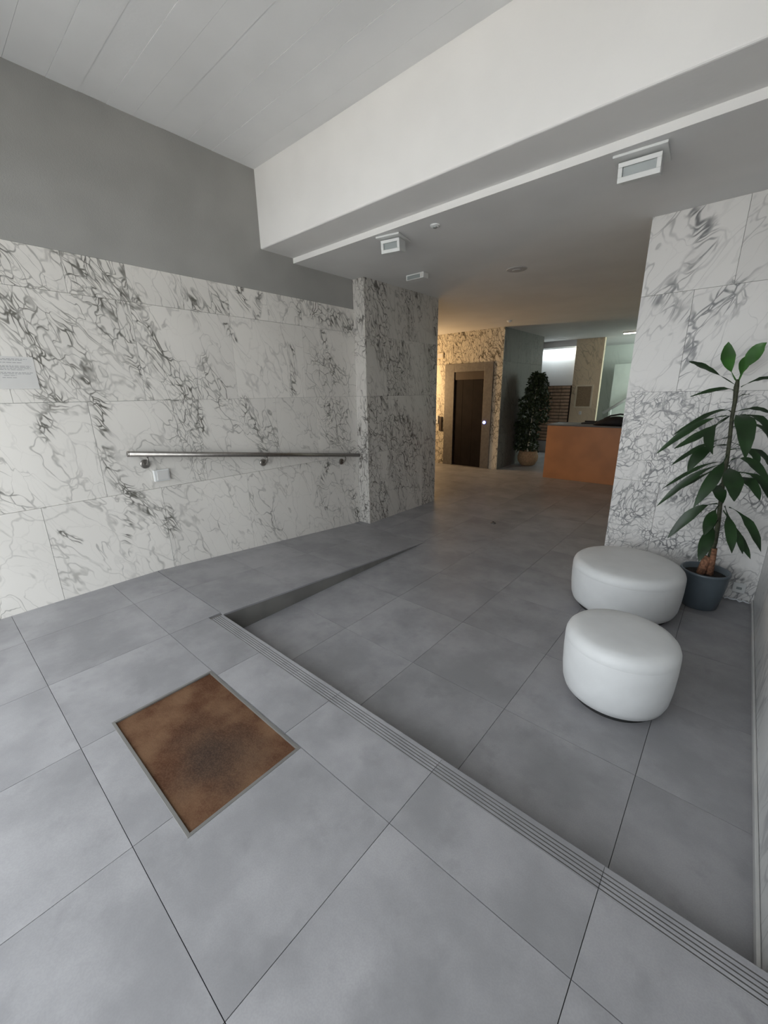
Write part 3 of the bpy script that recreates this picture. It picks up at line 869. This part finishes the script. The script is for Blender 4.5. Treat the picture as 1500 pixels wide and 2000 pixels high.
def leaf(A, Cp, T, W, mat, face=0.5):
    A, Cp, T = Vector(A), Vector(Cp), Vector(T)
    for v in (A, Cp, T):
        v.x = min(v.x, XR - 0.025)
    bm = bmesh.new()
    n = 11
    prev = None
    Nrm = Vector((0.15, -face, 1 - face * 0.6)).normalized()
    for k in range(n + 1):
        s = k / n
        P = A * (1 - s) ** 2 + Cp * 2 * s * (1 - s) + T * s * s
        D = (2 * (1 - s) * (Cp - A) + 2 * s * (T - Cp)).normalized()
        side = D.cross(Nrm)
        if side.length < 0.15: side = D.cross(Vector((1, 0, 0)))
        side.normalize()
        nn = side.cross(D)
        if s < 0.30: w = 0.0035
        else:
            u = (s - 0.30) / 0.70
            w = 0.5 * W * (math.sin(math.pi * min(1, u ** 0.95)) ** 0.85) + 0.0015
        wav = 0.06 * W * math.sin(k * 2.1 + A.z * 30)
        row = [bm.verts.new(P + side * w + nn * (0.22 * w + wav)), bm.verts.new(P - nn * 0.001), bm.verts.new(P - side * w + nn * (0.22 * w - wav))]
        if prev:
            bm.faces.new((prev[0], prev[1], row[1], row[0]))
            bm.faces.new((prev[1], prev[2], row[2], row[1]))
        prev = row
    o = mesh_obj('leaf', bm, mat, pn, smooth=True)
    return o
for k, (A, Cp, T, W) in enumerate(LEAVES):
    dy = A[1] - T[1]
    leaf(A, Cp, T, W * 0.90, 'leaf_young' if k < 3 else 'leaf', 0.85 if k < 3 else 0.55)

# socket on the right pillar and crumpled wrap on the floor
o = box('floor_socket', (3.735, YQ - 0.014, 0.072), (3.812, YQ - 0.0005, 0.152), 'white_plastic', bevel=0.004)
box('socket_slot', (3.757, YQ - 0.017, 0.100), (3.790, YQ - 0.0135, 0.120), 'lamp_glass', o, 0.002)
tag(o, 'white wall socket low on the marble beside the grey pot', 'socket')
bm = bmesh.new()
pts = []
for i in range(9):
    s = i / 8
    pts.append((3.70 + 0.15 * s, YQ - 0.025 + 0.006 * math.sin(i * 2.3), 0.006 + 0.012 * abs(math.sin(i * 1.9))))
tube(bm, pts, [0.005, 0.007, 0.005, 0.008, 0.005, 0.007, 0.005, 0.006, 0.004], 6)
o = mesh_obj('crumpled_wrap', bm, 'clear')
tag(o, 'crumpled white strip lying on the floor under the socket', 'scrap')

# ------------------------------------------------------------------ ceiling fittings
def spot(label, c, w, h, tilt, yaw):
    e = empty('ceiling_spotlight', (c[0], c[1], ZI))
    tag(e, label, 'spotlight', 'square spotlights behind the beam')
    def loc(bm, name, mat, parent=e):
        R = Matrix.Rotation(yaw, 4, 'Z')
        bmesh.ops.transform(bm, matrix=Matrix.Translation((c[0], c[1], ZI)) @ R, verts=bm.verts)
        return mesh_obj(name, bm, mat, parent)
    bm = bmesh.new(); add_box(bm, (-w * 0.62, -0.10, -0.014), (w * 0.62, 0.13, -0.0005), 0.003)
    loc(bm, 'base_plate', 'white_plastic')
    Rt = Matrix.Translation((0, 0, -0.014)) @ Matrix.Rotation(tilt, 4, 'X')
    bm = bmesh.new(); add_box(bm, (-w / 2 + 0.006, -0.03, -h), (w / 2 - 0.006, 0.075, 0.0), 0.004)
    bmesh.ops.transform(bm, matrix=Rt, verts=bm.verts)
    loc(bm, 'housing', 'white_plastic')
    f = 0.022
    for lo, hi in (((-w / 2, -0.055, -h - 0.004), (w / 2, -0.03, -h + f)), ((-w / 2, -0.055, -f), (w / 2, -0.03, 0.0)),
                   ((-w / 2, -0.055, -h + f), (-w / 2 + f, -0.03, -f)), ((w / 2 - f, -0.055, -h + f), (w / 2, -0.03, -f))):
        bm = bmesh.new(); add_box(bm, lo, hi, 0.002)
        bmesh.ops.transform(bm, matrix=Rt, verts=bm.verts)
        loc(bm, 'front_frame', 'white_plastic')
    bm = bmesh.new(); add_box(bm, (-w / 2 + f, -0.040, -h + f), (w / 2 - f, -0.031, -f))
    bmesh.ops.transform(bm, matrix=Rt, verts=bm.verts)
    loc(bm, 'lamp_glass', 'lamp_glass')
    return e
spot('square white spotlight on the lobby ceiling close to the broad right pillar', (2.90, 2.955), 0.205, 0.088, math.radians(12), math.radians(4))
spot('square white spotlight on the lobby ceiling near the left wall', (1.13, 2.955), 0.17, 0.09, math.radians(8), math.radians(12))

em = empty('emergency_light', (0.65, 3.95, ZI))
tag(em, 'oblong white emergency light on the ceiling before the pillar', 'emergency light')
box('case', (0.535, 3.90, ZI - 0.055), (0.765, 4.00, ZI - 0.0005), 'white_plastic', em, 0.006)
box('diffuser', (0.555, 3.893, ZI - 0.05), (0.72, 3.901, ZI - 0.014), 'lamp_glass', em, 0.002)
box('indicator_block', (0.725, 3.894, ZI - 0.045), (0.757, 3.901, ZI - 0.012), 'paper', em, 0.002)

def disc(name, label, cat, c, r, h, mat, inner):
    bm = bmesh.new(); lathe(bm, [(0, -h), (r * 0.6, -h), (r * 0.95, -h * 0.55), (r, 0.0), (0, 0.0)], (c[0], c[1], ZI - 0.0005), 32)
    o = mesh_obj(name, bm, mat, smooth=False)
    bm = bmesh.new(); lathe(bm, [(0, -h - 0.006), (r * 0.4, -h - 0.005), (r * 0.45, -h + 0.001), (0, -h + 0.001)], (c[0], c[1], ZI - 0.0005), 24)
    mesh_obj('centre_cap', bm, inner, o)
    tag(o, label, cat)
disc('ceiling_sensor', 'small round ceiling sensor between the two square spotlights', 'sensor', (1.537, 2.97), 0.038, 0.014, 'white_plastic', 'lamp_glass')
disc('ceiling_speaker', 'flat round grey ceiling grille in mid lobby', 'ceiling grille', (1.515, 4.52), 0.105, 0.010, 'grille', 'grille')
disc('smoke_detector', 'tiny white detector on the ceiling before the lift', 'detector', (0.11, 7.465), 0.045, 0.03, 'white_plastic', 'white_plastic')

bm = bmesh.new(); lathe(bm, [(0, 0), (0.035, 0), (0.035, 0.006), (0.02, 0.016), (0, 0.018)], (1.395, 4.60, 0.0003), 20)
o = mesh_obj('floor_stop', bm, 'dark_steel')
bm = bmesh.new(); lathe(bm, [(0, 0.017), (0.01, 0.017), (0.01, 0.022), (0, 0.022)], (1.395, 4.60, 0.0003), 12)
mesh_obj('stop_pin', bm, 'black', o)
tag(o, 'small dark metal stop set in the lobby floor', 'door stop')

# strip light on the ceiling behind the counter
sl = empty('ceiling_strip_light', (1.8, 10.77, ZI))
tag(sl, 'slim lit ceiling strip light behind the reception counter', 'strip light')
box('case', (1.26, 10.73, ZI - 0.03), (2.40, 10.81, ZI - 0.0005), 'white_plastic', sl, 0.004)
box('diffuser', (1.27, 10.74, ZI - 0.042), (2.39, 10.80, ZI - 0.0302), 'tube_light', sl, 0.002)

# ------------------------------------------------------------------ reception counter
ct = empty('reception_counter', (1.9, 8.1, 0))
tag(ct, 'reception counter with plain orange beech front', 'counter')
box('front_panel', (0.82, 7.875, 0.0), (3.05, 7.90, 0.985), 'wood', ct, 0.002)
box('side_panel', (0.82, 7.90, 0.0), (0.845, 8.50, 0.985), 'wood', ct, 0.002)
box('side_panel', (3.025, 7.90, 0.0), (3.05, 8.50, 0.985), 'wood', ct, 0.002)
box('worktop', (0.80, 7.88, 0.985), (3.07, 8.55, 1.01), 'desk_top', ct, 0.003)
bg_ = empty('black_bag', (1.85, 8.1, 1.01))
tag(bg_, 'black soft bag with arched handle lying on the counter', 'bag')
bm = bmesh.new()
n1, n2 = 18, 10
rows_ = []
for i in range(n1 + 1):
    s = i / n1
    x = 1.56 + 0.66 * s
    hh = 0.015 + 0.145 * math.sin(math.pi * s) ** 0.7 * (0.75 + 0.25 * s)
    ww = 0.04 + 0.14 * math.sin(math.pi * s) ** 0.5
    ring = []
    for j in range(n2):
        a = 2 * math.pi * j / n2
        zz = max(0.0, 0.5 * hh + 0.62 * hh * math.sin(a))
        ring.append(bm.verts.new((x, 8.10 + ww * math.cos(a), 1.0105 + zz)))
    rows_.append(ring)
for a, b in zip(rows_[:-1], rows_[1:]):
    for j in range(n2):
        bm.faces.new((a[j], a[(j + 1) % n2], b[(j + 1) % n2], b[j]))
bm.faces.new(rows_[0]); bm.faces.new(rows_[-1])
mesh_obj('bag_body', bm, 'black', bg_, smooth=True)
tube_obj('handle', [(1.72, 8.07, 1.12), (1.82, 8.07, 1.175), (1.97, 8.07, 1.205), (2.10, 8.07, 1.19), (2.17, 8.07, 1.09)], 0.014, 'black', bg_, 8)
kb = empty('desk_tray', (1.45, 8.35, 1.01))
tag(kb, 'flat black tray behind the bag on the counter', 'tray')
box('tray_base', (1.30, 8.25, 1.0105), (1.62, 8.50, 1.03), 'black', kb, 0.004)
box('tray_rim', (1.30, 8.48, 1.0305), (1.62, 8.50, 1.055), 'black', kb, 0.003)

# ------------------------------------------------------------------ plant by the lift
fi = empty('potted_ficus', (0.044, 9.02, 0))
tag(fi, 'dark bushy indoor tree in a rounded tan pot by the lift', 'potted plant')
bm = bmesh.new()
lathe(bm, [(0, 0), (0.12, 0), (0.16, 0.02), (0.215, 0.12), (0.225, 0.2), (0.20, 0.29), (0.19, 0.31), (0.205, 0.325), (0.195, 0.33), (0.175, 0.315), (0.175, 0.28), (0, 0.28)], (0.044, 9.02, 0), 32)
pot_ = mesh_obj('pot', bm, 'basket', fi, smooth=True)
bm = bmesh.new(); lathe(bm, [(0.174, 0.281), (0.08, 0.29), (0, 0.292)], (0.044, 9.02, 0), 24)
o = mesh_obj('soil', bm, 'soil', None)
o.parent = pot_; o.matrix_parent_inverse = Matrix.Translation(-pot_.location)
tube_obj('trunk', [(0.03, 9.02, 0.28), (0.05, 9.0, 0.6), (0.06, 9.03, 0.95), (0.10, 9.0, 1.4), (0.13, 9.02, 1.85)], [0.022, 0.02, 0.017, 0.013, 0.006], 'beige', fi, 8)
bm = bmesh.new()
rnd = random.Random(5)
for k in range(3000):
    z = rnd.uniform(0.35, 1.98)
    if z < 1.0: rad, cx_ = 0.30, -0.05
    elif z < 1.5: rad, cx_ = 0.33, 0.10
    else: rad, cx_ = 0.24 * math.sqrt(max(0.02, (2.02 - z) / 0.5)) + 0.05, 0.13
    a = rnd.uniform(0, 2 * math.pi); q = rad * math.sqrt(rnd.random())
    c = Vector((max(cx_ + q * math.cos(a), -0.235), 9.02 + q * math.sin(a) * 0.8, z))
    d = Vector((rnd.uniform(-1, 1), rnd.uniform(-1, 1), rnd.uniform(-1.4, 0.3))).normalized()
    s = d.cross(Vector((rnd.uniform(-1, 1), rnd.uniform(-1, 1), 0.4))).normalized()
    L_, W_ = rnd.uniform(0.06, 0.10), rnd.uniform(0.016, 0.026)
    pts_ = [c, c + d * L_ * 0.5 + s * W_, c + d * L_, c + d * L_ * 0.5 - s * W_]
    for p_ in pts_: p_.x = max(p_.x, -0.25)
    bm.faces.new([bm.verts.new(p_) for p_ in pts_])
fo = mesh_obj('foliage', bm, 'ficus', fi)
fo['kind'] = 'stuff'
